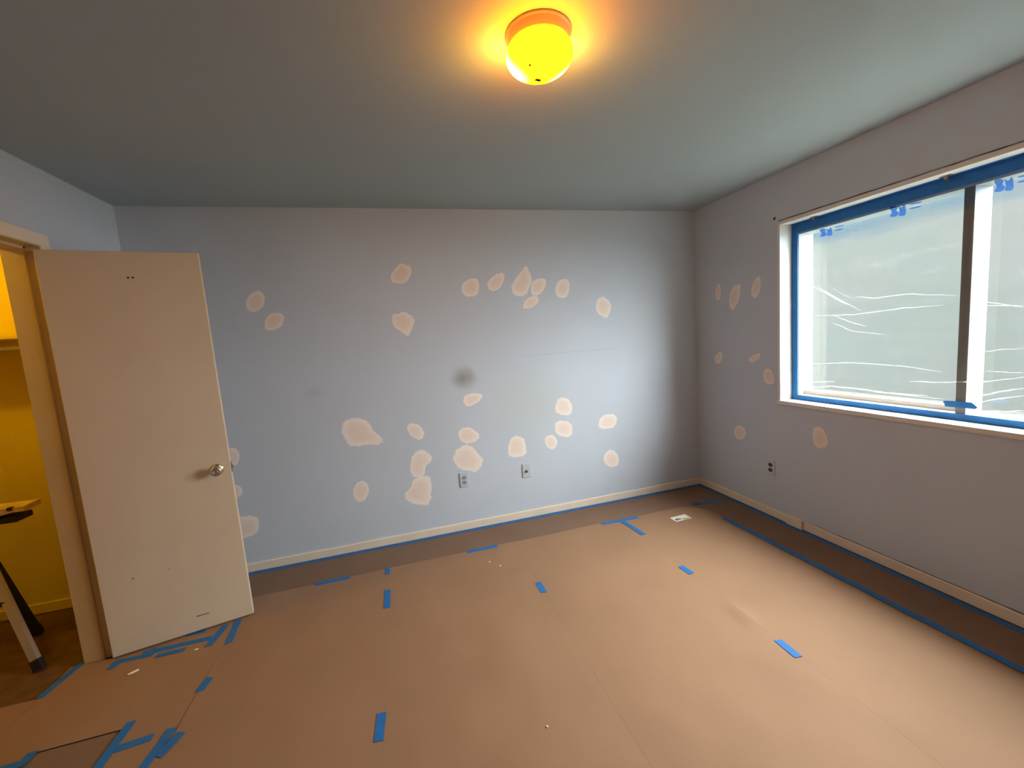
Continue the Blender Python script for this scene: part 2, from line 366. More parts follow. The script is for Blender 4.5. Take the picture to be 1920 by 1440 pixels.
back += group_px(420, 760, 4.235, [
 [(930,190),(955,125),(1040,100),(1150,125),(1185,215),(1255,250),(1255,305),(1150,310),(1030,330),(972,290)],
 [(1450,180),(1480,135),(1562,162),(1592,230),(1560,282),(1488,252)],
 [(1478,480),(1500,390),(1575,345),(1655,405),(1640,450),(1595,480),(1595,560),(1520,580),(1482,530)],
 [(1435,700),(1490,650),(1500,585),(1600,555),(1648,585),(1638,785),(1560,792),(1445,755)],
 [(1027,660),(1075,597),(1130,607),(1157,680),(1120,752),(1070,768),(1027,720)],
 [(10,340),(90,340),(127,390),(107,468),(60,484),(5,475)],
 [(50,640),(120,632),(152,680),(120,728),(55,738)],
 [(70,890),(255,875),(282,960),(252,1024),(140,1058),(70,1055)]])
back += group_px(820, 720, 4.8, [
 [(227,130),(280,85),(402,87),(402,132),(320,193),(258,203)],
 [(180,440),(230,397),(300,387),(395,465),(320,533),(218,528)],
 [(145,640),(210,555),(300,555),(382,640),(420,700),(345,808),(300,772),(220,775),(152,712)],
 [(637,560),(663,487),(715,460),(795,507),(798,642),(700,660),(640,645)],
 [(962,478),(1052,452),(1088,540),(1040,593),(978,562)],
 [(1062,200),(1098,115),(1205,147),(1213,285),(1072,268)],
 [(1060,325),(1210,342),(1215,480),(1066,463)],
 [(1444,390),(1476,280),(1616,270),(1608,388),(1500,405)],
 [(1497,660),(1525,606),(1575,586),(1638,660),(1622,738),(1560,750),(1507,712)]])
for P in back: patch(P, 1, wall_back, (0,-1,0))
for P in group_px(1280, 460, 3.0, [
 [(184,250),(205,208),(218,260),(209,308),(187,307)],
 [(260,290),(280,233),(327,213),(319,300),(285,368),(266,347)],
 [(385,255),(405,188),(439,173),(437,250),(415,298),(388,287)],
 [(181,625),(215,592),(227,625),(205,668),(183,657)],
 [(367,632),(432,602),(438,630),(388,665)],
 [(453,698),(490,692),(514,740),(507,785),(458,772)],
 [(291,1030),(320,1007),(357,1040),(347,1088),(310,1095),(291,1060)],
 [(727,1033),(765,1016),(802,1050),(819,1134),(743,1143)]]): patch(P, 0, wall_right, (-1,0,0))

# ------------------------------------------------------------------ window
win = empty('window_1', (0.1, (WY0+WY1)/2, WZ0)); win['kind'] = 'structure'
def wpart(name, m, *spec, bevel=0.001, parent=None):
    o = obj(name, nbox(*spec, bevel=bevel), m, parent or win); o.matrix_parent_inverse = Matrix.Translation(-win.location)
    return o
L = -0.010
wpart('lining_board', M_wintrim, ((L, WY1, WZ0-0.02), (0.25, WY1+0.02, WZ1+0.02)))
wpart('lining_board', M_wintrim, ((L, WY0-0.02, WZ0-0.02), (0.25, WY0, WZ1+0.02)))
wpart('head_board', M_wintrim, ((L, WY0, WZ1), (0.25, WY1, WZ1+0.022)))
wpart('sill_board', M_wintrim, ((L-0.006, WY0-0.02, WZ0-0.026), (0.25, WY1+0.02, WZ0)))
X0, X1 = 0.100, 0.225
wpart('frame_stile', M_frame, ((X0, WY1-0.048, WZ0), (X1, WY1, WZ1)))
wpart('frame_stile', M_frame, ((X0, WY0, WZ0), (X1, WY0+0.048, WZ1)))
wpart('frame_head', M_frame, ((X0, WY0+0.048, WZ1-0.075), (X1, WY1-0.048, WZ1)))
wpart('frame_sill', M_frame, ((X0, WY0+0.048, WZ0), (X1, WY1-0.048, WZ0+0.035)))
MY = -1.763
wpart('mullion', M_mullion, ((X0, MY-0.020, WZ0+0.035), (X1, MY+0.020, WZ1-0.075)))
wpart('sash_rail', M_frame, ((X0+0.05, MY+0.020, WZ0+0.035), (X0+0.08, WY1-0.048, WZ0+0.062)))
for y0, y1 in ((MY+0.020, WY1-0.048), (WY0+0.048, MY-0.020)):
    g = wpart('glass_pane', M_glass, ((X1-0.022, y0, WZ0+0.035), (X1-0.0215, y1, WZ1-0.075)), bevel=0)

# ------------------------------------------------------------------ plastic film taped over the window
film = empty('plastic_masking_film', (X0-0.004, (WY0+WY1)/2, WZ0))
tag(film, 'clear wrinkled plastic film taped over the window with blue tape', 'plastic film')
def fpart(o): o.matrix_parent_inverse = Matrix.Translation(-film.location); return o
FX = X0-0.006
def film_x(y, z):
    e = min((WY1-0.03-y)/0.15, (y-WY0-0.03)/0.15, (z-WZ0-0.02)/0.15, (WZ1-0.03-z)/0.15, 1.0); e = max(0.0, e)
    m = min(1.0, abs(y-MY)/0.12+0.15)
    return FX + e*m*(0.012*noise.noise(Vector((y*2.0, z*7.0, 1.3)))+0.006*noise.noise(Vector((y*5+z*3, z*16.0, 4.0))))
bm = bmesh.new(); ny, nz = 110, 90; grid = []
for i in range(ny+1):
    y = WY0+0.012+(WY1-WY0-0.024)*i/ny
    grid.append([bm.verts.new((film_x(y, z), y, z)) for z in (WZ0+0.012+(WZ1-WZ0-0.024)*j/nz for j in range(nz+1))])
for i in range(ny):
    for j in range(nz): bm.faces.new((grid[i][j], grid[i+1][j], grid[i+1][j+1], grid[i][j+1]))
fpart(obj('film_sheet', bm, M_film, film, smooth=True))
def film_pt(q):
    p = hit(q, 0, FX); return Vector((film_x(p.y, p.z)-0.002, p.y, p.z))
def film_fold(pxs, w):
    P = [hit(q, 0, FX) for q in pxs]; pts = []
    for a, b in zip(P[:-1], P[1:]):
        for k in range(6):
            p = a.lerp(b, k/6); p.z += 0.003*noise.noise(p*40); p.x = film_x(p.y, p.z)-0.0015; pts.append(p)
    p = P[-1]; p.x = film_x(p.y, p.z)-0.0015; pts.append(p)
    fpart(tag(obj('fold', polyline_ribbon(pts, w*0.62, (-1,0,0), 0.0008, True), M_fold, film), 'white crease in the film'))
for pxs, w in [
  ([(1518,534),(1560,556),(1588,572)], .007), ([(1525,533),(1570,560),(1615,583)], .004), ([(1560,590),(1590,602),(1625,612)], .005),
  ([(1605,556),(1640,559),(1700,551),(1795,554)], .005), ([(1530,592),(1600,590),(1690,578),(1770,572)], .005),
  ([(1560,604),(1600,621),(1660,627)], .004), ([(1515,682),(1600,680),(1690,686),(1765,697)], .005),
  ([(1495,722),(1530,716),(1565,715)], .007), ([(1510,728),(1560,724),(1625,731),(1680,739),(1770,748)], .008),
  ([(1500,712),(1515,700),(1528,690)], .005), ([(1502,718),(1511,700),(1518,680)], .004),
  ([(1705,715),(1760,717),(1800,716),(1850,715),(1920,707)], .007), ([(1830,745),(1870,735),(1920,728)], .008), ([(1822,757),(1870,748),(1920,742)], .007),
  ([(1830,563),(1870,569),(1920,576)], .005), ([(1838,572),(1880,573),(1920,572)], .003), ([(1840,660),(1880,655),(1920,653)], .003),
  ([(1640,735),(1690,738),(1740,742)], .006), ([(1492,505),(1510,509),(1530,513)], .004), ([(1850,696),(1920,699)], .003),
  ([(1840,770),(1880,772),(1920,770)], .006), ([(1560,540),(1580,552),(1600,560)], .002), ([(1490,640),(1494,690),(1492,720)], .003)]:
    film_fold(pxs, w)
# blue print on the film under the head: a blunt blot with two short lines beside it
def film_poly(px, name):
    P = [film_pt(q) for q in chaikin(px, 2)]; bm = bmesh.new()
    A = [bm.verts.new(p) for p in P]; B = [bm.verts.new(p+Vector((-0.0008,0,0))) for p in P]
    bm.faces.new(A); bm.faces.new(B[::-1]); n = len(P)
    for k in range(n): bm.faces.new((A[k], B[k], B[(k+1)%n], A[(k+1)%n]))
    fpart(tag(obj(name, bm, M_mark, film), 'blurred blue print'))
for cx_, cy_, s in ((1549, 435, 1.0), (1684, 395, 1.35), (1883, 346, 1.6)):
    f = lambda pts: [(cx_+x*s, cy_+(y-0.22*x)*s) for x, y in pts]
    film_poly(f([(-13,-7),(-4,-8),(1,-4),(-3,-1),(2,3),(-2,8),(-13,6),(-7,1)]), 'printed_mark')
    film_poly(f([(0,-8),(5,-2),(10,-9),(12,8),(6,9),(0,7),(3,2)]), 'printed_mark')
    film_poly(f([(16,-6),(34,-6),(34,-4),(16,-4)]), 'printed_mark')
    film_poly(f([(16,0),(32,0),(32,2),(16,2)]), 'printed_mark')
def wtape(*spec): return fpart(tag(obj('tape_strip', nbox(*spec), M_tape, film), 'blue tape edge'))
TX = FX-0.0016
wtape(((TX, WY1-0.044, WZ0+0.001), (X0-0.001, WY1-0.001, WZ1-0.001)))
wtape(((TX, WY0+0.001, WZ0+0.001), (X0-0.001, WY0+0.044, WZ1-0.001)))
wtape(((TX-0.0006, WY0+0.001, WZ1-0.062), (X0-0.001, WY1-0.001, WZ1-0.001)))
wtape(((X0-0.030, WY0+0.001, WZ1-0.0016), (X0-0.001, WY1-0.001, WZ1-0.0002)))
wtape(((TX-0.0006, WY0+0.001, WZ0+0.001), (X0-0.001, WY1-0.001, WZ0+0.034)))
wtape(((X0-0.012, WY0+0.001, WZ0+0.0002), (X0-0.001, WY1-0.001, WZ0+0.0016)))
# loose bit of tape below the mullion
P = [hit(q, 0, FX-0.004) for q in [(1768,752),(1776,751),(1822,755),(1833,764),(1828,767),(1772,762)]]
bm = bmesh.new(); A = [bm.verts.new(p) for p in P]; B = [bm.verts.new(p+Vector((0.002,0,0))) for p in P]
bm.faces.new(A); bm.faces.new(B[::-1])
for k in range(6): bm.faces.new((A[k], B[k], B[(k+1)%6], A[(k+1)%6]))
tag(obj('tape_scrap', bm, M_tape), 'short torn bit of blue tape on the film at the foot of the window mullion', 'tape')
# curtain brackets under the window head
for q, lab in (((1530,408), 'small dark curtain bracket under the window head near its outer corner'), ((1785,332), 'small dark curtain bracket under the window head above the mullion')):
    p = hit(q, 2, WZ1-0.006); e = empty('curtain_bracket', (max(0.008, min(p.x, 0.06)), p.y, WZ1)); tag(e, lab, 'bracket', 'curtain brackets on the window head')
    obj('base_plate', nbox(((-0.018,-0.022,-0.004), (0.018,0.022,-0.0002)), bevel=0.0008), M_steel, e)
    bm = bmesh.new(); box(bm, (-0.012,-0.006,-0.022), (-0.008,0.006,-0.004)); box(bm, (-0.012,-0.006,-0.022), (0.012,0.006,-0.018)); box(bm, (0.008,-0.006,-0.022), (0.012,0.006,-0.012))
    obj('hook', bm, M_steel, e)

# outside: ground, plus an added dark wall that keeps bright sky out of view
M_skyblock = mat('added_wall_grey_green', (0.025, 0.030, 0.0275), rough=0.9, spec=0.05, col2=(0.032, 0.032, 0.031), vscale=0.45)
M_ground = mat('yard_ground', (0.07, 0.075, 0.06), rough=0.9, spec=0.1, var=0.12, vscale=0.6)
struct('ground_outside', nbox(((0.26, -30, -3.4), (40, 30, -3.2))), M_ground)
wo_ = struct('added_wall_outside', nbox(((8.0, -2.6, -3.2), (14.0, 12, 4.2))), M_skyblock)  # added to block the sky behind the window, dark so the panes don't clip

M_added_eave = mat('added_eave_grey', (0.30, 0.29, 0.27), rough=0.8)
struct('added_eave', nbox(((0.26, -6, 2.46), (0.60, 2, 2.58))), M_added_eave)  # added overhang, unseen, cuts the high sky light reaching the floor

# ------------------------------------------------------------------ closet door
DA = math.atan2(0.13, 0.60)
DT, DW, DH = 0.035, 0.612, 2.018
door = empty('closet_door', (-W+0.006, JY1-0.0375, 0.016), DA)
tag(door, 'cream flush closet door standing open, with round metal knob', 'door')
# local frame: x along the leaf, visible face at y=0, thickness towards +y
leaf = obj('door_leaf', nbox(((0, 0, 0), (DW, DT, DH)), bevel=0.003), M_door, door)
def inv(v): return door_m.inverted() @ Vector(v)
bpy.context.view_layer.update(); door_m = door.matrix_world.copy()
def door_hit(q):
    o_ = door_m.inverted() @ CAM; d_ = door_m.inverted().to_3x3() @ ray(q); t = -o_.y/d_.y; return o_+d_*t
k = door_hit((396, 882))
KX, KZ = DW-0.062, k.z
for sgn, y0 in ((-1, 0.0), (1, DT)):
    mt = Matrix.Translation((KX, y0, KZ)) @ Matrix.Rotation(math.radians(90*sgn*1), 4, 'X') if sgn < 0 else Matrix.Translation((KX, y0, KZ)) @ Matrix.Rotation(math.radians(-90), 4, 'X')
    if sgn < 0: mt = Matrix.Translation((KX, y0, KZ)) @ Matrix.Rotation(math.radians(90), 4, 'X')
    kn = empty('knob', (0,0,0)); kn.parent = door
    bm = bmesh.new(); lathe(bm, [(0,0.0),(0.031,0.0),(0.031,0.003),(0.026,0.008),(0.014,0.010),(0.012,0.026),(0.016,0.032),(0.025,0.038),(0.028,0.047),(0.025,0.056),(0.016,0.060),(0.012,0.0575),(0,0.057)], 36, mt)
    bpy.data.objects.remove(kn); kn = obj('knob', bm, M_chrome, door, smooth=True); kn['label'] = 'round brushed metal knob'
    bm = bmesh.new(); lathe(bm, [(0,0.057),(0.005,0.057),(0.005,0.0595),(0,0.0595)], 16, mt); obj('keyhole', bm, M_steel, kn)
lp = obj('latch_plate', nbox(((DW-0.0005, 0.006, KZ-0.028), (DW+0.0012, DT-0.006, KZ+0.028)), bevel=0.0004), M_crack, door)
obj('latch_bolt', nbox(((DW+0.001, 0.011, KZ-0.008), (DW+0.010, 0.024, KZ+0.008)), bevel=0.002), M_chrome, lp)
for q in ((240, 520.5), (249, 520.5)):
    h = door_hit(q); obj('screw_hole', disc(h, (0,-1,0), 0.0048, 0.0007), M_dark, door)
for q, r in (((317,1067),.002),((380,1050),.002),((249,1085),.003)):
    h = door_hit(q); obj('scuff', disc(h, (0,-1,0), r, 0.0006, 8, 1.8), M_crack, door)
a = door_hit((368,1156)); b = door_hit((392,1149))
obj('scuff', polyline_ribbon([a.lerp(b, i/8) for i in range(9)], 0.004, (0,-1,0), 0.0006), M_crack, door)
for hz in (0.2, 1.0, 1.80):
    bm = bmesh.new(); lathe(bm, [(0,hz-0.045),(0.006,hz-0.045),(0.006,hz+0.045),(0,hz+0.045)], 14, Matrix.Translation((-0.003, DT+0.004, 0)))
    obj('hinge', bm, M_steel, door)

# ------------------------------------------------------------------ ceiling light
lamp = empty('ceiling_light', (-2.050, -1.775, H)); tag(lamp, 'lit mushroom ceiling light with glowing glass dome and metal pan', 'ceiling light')
M_pan = mat('lamp_pan', (0.50, 0.36, 0.25), rough=0.4, spec=0.5, metal=0.3)
bm = bmesh.new(); lathe(bm, [(0,0),(0.107,0),(0.108,-0.004),(0.104,-0.007),(0.101,-0.009),(0.099,-0.034),(0.096,-0.040),(0.0,-0.040)], 64)
obj('pan', bm, M_pan, lamp, smooth=True)
def dome_emit(nt, e):
    t = nt.nodes.new('ShaderNodeTexCoord'); prev = None
    for px_, py_, pz_ in ((-0.075, 0.052, -0.075), (0.090, 0.040, -0.070)):
        d = nt.nodes.new('ShaderNodeVectorMath'); d.operation = 'DISTANCE'; d.inputs[1].default_value = (px_, py_, pz_); nt.links.new(t.outputs['Object'], d.inputs[0])
        g = nt.nodes.new('ShaderNodeMapRange'); g.interpolation_type = 'SMOOTHERSTEP'; g.inputs['From Min'].default_value = 0.0; g.inputs['From Max'].default_value = 0.078
        g.inputs['To Min'].default_value = 1; g.inputs['To Max'].default_value = 0; nt.links.new(d.outputs['Value'], g.inputs['Value'])
        if prev:
            a = nt.nodes.new('ShaderNodeMath'); a.operation = 'ADD'; nt.links.new(prev.outputs[0], a.inputs[0]); nt.links.new(g.outputs[0], a.inputs[1]); prev = a
        else: prev = g
    cr = nt.nodes.new('ShaderNodeMix'); cr.data_type = 'RGBA'
    cr.inputs['A'].default_value = (1.0, 0.26, 0.0004, 1); cr.inputs['B'].default_value = (1.6, 0.8, 0.08, 1)
    nt.links.new(prev.outputs[0], cr.inputs['Factor']); nt.links.new(cr.outputs['Result'], e.inputs['Color']); e.inputs['Strength'].default_value = 18
M_dome = emis('glowing_glass', dome_emit)
bm = bmesh.new(); prof = []
for i in range(0, 19):
    a = math.radians(30-120*i/18); prof.append((0.109*max(0,math.cos(a)), -0.066+0.058*math.sin(a)*(1.0)))
prof[-1] = (0, prof[-1][1]); prof.insert(0, (0.085, -0.036)); lathe(bm, prof, 64)
dome = obj('glass_dome', bm, M_dome, lamp, smooth=True); dome['label'] = 'glowing yellow glass dome'
# dead fly specks lying in the glass
v0 = Vector((-2.050, -1.775, H))
obj('speck', nbox(((-0.010,-0.006,-0.001),(0.010,0.006,0.003)), bevel=0.0009), M_dark, dome)
sp = bpy.data.objects[[o.name for o in dome.children][0]]
def dome_hit(q):
    d = ray(q); o_ = CAM-v0; best = None
    for i in range(4000):
        p = o_+d*(0.6+i*0.0004); r = math.hypot(p.x, p.y)
        if p.z < -0.06 and (r/0.109)**2+((p.z+0.066)/0.058)**2 <= 1.0: return p+Vector((p.x, p.y, p.z+0.066)).normalized()*0.002
    return Vector((0,0,-0.126))
p = dome_hit((1009,148)); sp.location = p; n_ = Vector((p.x/0.109**2, p.y/0.109**2, (p.z+0.066)/0.058**2)).normalized(); sp.rotation_mode = 'QUATERNION'; sp.rotation_quaternion = Vector((0,0,1)).rotation_difference(n_)
sp2 = sp.copy(); COL.objects.link(sp2); sp2.scale = (0.35,0.6,1); p = dome_hit((994,121)); sp2.location = p

# ------------------------------------------------------------------ closet: bulb, shelf, rail, trestle
cl = empty('closet_light', (-4.95, -0.80, H)); tag(cl, 'bare warm bulb in a plain lampholder on the closet ceiling', 'light')
bm = bmesh.new(); lathe(bm, [(0,0),(0.055,0),(0.055,-0.02),(0.028,-0.045),(0.022,-0.06),(0,-0.06)], 32); obj('lampholder', bm, M_wintrim, cl, smooth=True)
bm = bmesh.new(); lathe(bm, [(0.013,-0.06),(0.016,-0.075),(0.028,-0.10),(0.031,-0.12),(0.024,-0.142),(0,-0.152)], 24)
def bulb_emit(nt, e): e.inputs['Color'].default_value = (1.0, 0.57, 0.008, 1); e.inputs['Strength'].default_value = 170
obj('bulb', bm, emis('warm_bulb', bulb_emit), cl, smooth=True)
sh = empty('closet_shelf', (-4.85, 0, 1.66)); tag(sh, 'painted closet shelf on a wall cleat above the hanging rail', 'shelf')
def spart(name, m, *spec):
    o = obj(name, nbox(*spec, bevel=0.001), m, sh); o.matrix_parent_inverse = Matrix.Translation(-sh.location); return o
spart('shelf_board', M_closet, ((XC+0.001, -0.30, 1.665), (-W-WT-0.006, -0.001, 1.683)))
spart('cleat', M_closet, ((XC+0.001, -0.018, 1.62), (-W-WT-0.006, -0.001, 1.6645)))
rl = empty('hanging_rail', (-4.85, -0.24, 1.62)); tag(rl, 'pale metal clothes rail hung below the closet shelf', 'rail')
bm = bmesh.new(); lathe(bm, [(0,-0.55),(0.010,-0.55),(0.010,0.55),(0,0.55)], 20, Matrix.Rotation(math.radians(90), 4, 'Y')); bmesh.ops.scale(bm, vec=(1.05,1,1), verts=bm.verts)
obj('rod', bm, M_wintrim, rl, smooth=True)
for x in (-0.30, 0.20):
    bm = bmesh.new(); box(bm, (x-0.008,-0.004,0.009), (x+0.008,0.004,0.0445)); box(bm, (x-0.008,-0.014,-0.014), (x+0.008,0.014,-0.0095)); obj('rail_hook', bm, M_steel, rl)

hs = empty('trestle', (-4.86, -0.40, 0)); tag(hs, 'folding trestle with wooden top and metal legs inside the closet', 'trestle')
def hpart(o): o.matrix_parent_inverse = Matrix.Translation(-hs.location); return o
bm = bmesh.new(); rings = []          # battered wooden beam with a notched end
for k in range(15):
    x = -5.20+0.68*k/14; dz = 0.006*noise.noise(Vector((x*9, 2, 0))); w = 0.055+0.006*noise.noise(Vector((x*12, 5, 0)))
    zb = 0.752 if x < -4.68 else 0.752+min(0.024, (x+4.68)*0.25)
    rings.append([bm.verts.new((x, -0.40+sy*w, z)) for sy, z in ((-1, zb), (-1, 0.80+dz), (1, 0.803+dz), (1, zb))])
for A, B in zip(rings[:-1], rings[1:]):
    for k in range(4): bm.faces.new((A[k], B[k], B[(k+1)%4], A[(k+1)%4]))
bm.faces.new(rings[0]); bm.faces.new(rings[-1][::-1])
hpart(obj('wooden_top', bm, M_plank, hs))
hpart(obj('metal_channel', nbox(((-5.16,-0.452,0.722),(-4.56,-0.348,0.751)), bevel=0.002), M_black, hs))
hpart(obj('notch', nbox(((-4.585,-0.460,0.787),(-4.565,-0.44,0.8045)), bevel=0.001), M_black, hs))
for top, foot, m in (((-4.755,-0.43,0.735), (-4.47,-0.625,0.03), M_alu), ((-4.82,-0.36,0.735), (-4.715,-0.262,0.03), M_black),
                     ((-4.965,-0.43,0.735), (-5.25,-0.625,0.03), M_alu), ((-4.90,-0.36,0.735), (-5.005,-0.262,0.03), M_black)):
    bm = bmesh.new(); bar(bm, top, foot, 0.036, 0.022, (0,1,0)); lg = hpart(obj('leg', bm, m, hs))
    d = (Vector(foot)-Vector(top)).normalized(); bm = bmesh.new(); bar(bm, Vector(foot)-d*0.03, Vector(foot)+d*0.026, 0.042, 0.028, (0,1,0)); obj('rubber_foot', bm, M_black, lg)
bm = bmesh.new(); bar(bm, (-4.59,-0.54,0.34), (-5.13,-0.54,0.34), 0.016, 0.022); hpart(obj('brace', bm, M_black, hs))

# ------------------------------------------------------------------ paper on the floor
def paper_h(x, y, amp):
    h = amp*(0.5+0.5*noise.noise(Vector((x*2.2, y*1.6, 10.0)))+0.45*noise.noise(Vector((x*5+y*3, y*4-x*2, 13.0))))
    if amp > 0.003: h = 0.004+1.6*(h-0.002)+0.0012*noise.noise(Vector((x*11-y*4, y*7+x*5, 21.0)))
    if amp > 0.003:       # raised wrinkle where two sheets meet
        t = (-y-1.42)/0.28
        if 0 < t < 1: h += 0.012*math.sin(math.pi*t)**2*math.exp(-((x+1.065)/0.035)**2)
    return max(0, h)
def floor_h(x, y):
    return max(_floor_h(x+dx, y+dy) for dx in (-0.04, 0, 0.04) for dy in (-0.03, 0, 0.03))
def _floor_h(x, y):
    if -3.6 <= x <= -0.335 and y <= -0.362: return 0.0042+paper_h(x, y, 0.004)
    if -4.315 <= x <= -3.6 and -1.255 <= y <= -0.362: return 0.0062+paper_h(x, y, 0.001)
    if -3.815 <= x <= -3.6: return 0.0062+paper_h(x, y, 0.001)
    return 0.0014+paper_h(x, y, 0.001)
def sheet(name, xs, ys, z, m, label, amp=0.0016, seed=0.0, corner=None, step=0.028, group=None, cat='paper', cut=None):
    """one thin, slightly buckled sheet of paper over the rectangle xs by ys"""
    bm = bmesh.new(); nx = max(2, int((xs[1]-xs[0])/step)); ny_ = max(2, int((ys[1]-ys[0])/step)); G = {}
    def inside(x, y):
        if not corner: return True
        r = corner; return not (x > xs[1]-r and y > ys[1]-r and math.hypot(x-xs[1]+r, y-ys[1]+r) > r)
    for i in range(nx+1):
        for j in range(ny_+1):
            x = xs[0]+(xs[1]-xs[0])*i/nx; y = ys[0]+(ys[1]-ys[0])*j/ny_
            if corner and not inside(x, y):
                c = Vector((xs[1]-corner, ys[1]-corner)); d = (Vector((x, y))-c).normalized()*corner; x, y = c.x+d.x, c.y+d.y
            if cut:          # snap the grid to the cut-out's edges
                if abs(x-cut[0]) < step*0.5: x = cut[0]
                if abs(y-cut[1]) < step*0.5: y = cut[1]
            h = paper_h(x, y, amp)
            G[i, j] = (bm.verts.new((x, y, z+h)), bm.verts.new((x, y, z-0.0004+h)))
    for i in range(nx):
        for j in range(ny_):
            cx_, cy_ = (G[i, j][0].co+G[i+1, j+1][0].co).xy/2
            if cut and cx_ < cut[0] and cy_ < cut[1]: continue
            for s in (0, 1):
                q = [G[i, j][s], G[i+1, j][s], G[i+1, j+1][s], G[i, j+1][s]]
                bm.faces.new(q if s == 0 else q[::-1])
    edge = [(i, 0) for i in range(nx)]+[(nx, j) for j in range(ny_)]+[(i, ny_) for i in range(nx, 0, -1)]+[(0, j) for j in range(ny_, 0, -1)]
    if cut: edge = []; bmesh.ops.delete(bm, geom=[v for v in bm.verts if not v.link_faces], context='VERTS')
    for a, b in zip(edge, edge[1:]+edge[:1]): bm.faces.new((G[a][0], G[a][1], G[b][1], G[b][0])); [setattr(e_, 'smooth', False) for v_ in (G[a][0], G[a][1]) for e_ in v_.link_edges if len(e_.link_faces) < 3 and (e_.other_vert(v_) in (G[b][0], G[b][1], G[a][0], G[a][1]))]
    bmesh.ops.remove_doubles(bm, verts=bm.verts, dist=1e-6)
    o = obj(name, bm, m, smooth=True); return tag(o, label, cat, group)
gp = 'protective paper on the floor'
sheet('paper_border', (-W+0.016, -0.016), (-0.42, -0.016), 0.0010, M_rosin, 'dark brown paper border strip laid along the wall with the outlets', 0.001, 1.0, group=gp)
sheet('paper_border', (-0.40, -0.020), (YF+0.03, -0.40), 0.0016, M_rosin, 'dark brown paper border strip laid below the window wall', 0.001, 2.0, group=gp)
sheet('paper_border', (-W+0.016, -3.80), (YF+0.03, -1.20), 0.0014, M_rosin, 'dark brown paper border strip beside the closet doorway', 0.001, 3.0, group=gp)
seams = [-0.335, -1.05, -1.915, -2.79, -3.60, -4.31]
kl = ['light brown kraft paper sheet under the white label, beside the long blue tape line', 'light brown kraft paper sheet between the single-tape seams, second from the window wall',
      'light brown kraft paper sheet in the middle of the floor', 'light brown kraft paper sheet second from the closet doorway', 'light brown kraft paper sheet under the open closet door']
for k in range(4):
    sheet('kraft_paper_sheet', (seams[k+1]+0.0004, seams[k]), (YF+0.03, -0.362+0.004*((k*7)%3-1)), 0.0042, M_kraft, kl[k], 0.004, 10.0+k*3, corner=0.22 if k == 0 else None, group=gp)
sheet('kraft_paper_sheet', (-4.115, -3.6004), (YF+0.03, -0.362), 0.0062, M_kraft, kl[4], 0.001, 31.0, group=gp, cut=(-3.815, -1.20))
sheet('threshold_paper', (-4.315, -4.1155), (-1.255, -0.672), 0.0058, M_kraft, 'light brown kraft paper across the closet threshold', 0.001, 37.0, group=gp)
sheet('closet_paper', (-5.30, -4.30), (-1.9, -0.862), 0.0042, M_kraft, 'light brown kraft paper running into the closet', 0.001, 39.0, group=gp)

# ------------------------------------------------------------------ blue tape on the floor
Z1, Z2 = 0.0060, 0.0068
def tape(a, b, label, w=0.036, z=0.0060, world=False, group='blue tape strips on the floor', sk=None):
    A = Vector((a[0], a[1], 0)) if world else fl(a, z); B = Vector((b[0], b[1], 0)) if world else fl(b, z)
    A.z = B.z = 0; d = (B-A); n = max(2, int(d.length/0.05)); d.normalize(); s = Vector((-d.y, d.x, 0)); bm = bmesh.new(); rows = []
    for k in range(n+1):
        p = A.lerp(B, k/n); jit = 0.0
        if k in (0, n): jit = 0.006*(random.random()-0.5)
        hz = 0.0003*noise.noise(p*15)
        row = []
        for i in (-1, 1):
            q = p + s*i*w/2 + d*jit*i + (d*(random.random()-0.5)*0.006 if k in (0, n) else Vector())
            zz = z if world else floor_h(q.x, q.y)+(z-Z1)+0.0012
            row += [bm.verts.new((q.x, q.y, zz+hz)), bm.verts.new((q.x, q.y, zz+hz-0.0007))]
        rows.append(row)
    for R0, R1 in zip(rows[:-1], rows[1:]):
        for i0, i1 in ((0,2),(2,3),(3,1),(1,0)): bm.faces.new((R0[i0], R0[i1], R1[i1], R1[i0]))
    for R0 in (rows[0], rows[-1]): bm.faces.new((R0[0], R0[1], R0[3], R0[2]))
    return tag(obj('tape_strip', bm, M_tape), label, 'tape', group)
tape((-W+0.03, -0.034), (-0.03, -0.034), 'long blue tape along the foot of the wall with the outlets', 0.034, 0.0034, True)
tape((-0.040, -0.03), (-0.040, YF+0.05), 'long blue tape along the foot of the window wall', 0.034, 0.0040, True)
tape((1357,972), (1922,1260), 'long straight blue tape between light paper and dark border below the window', z=0.0085)
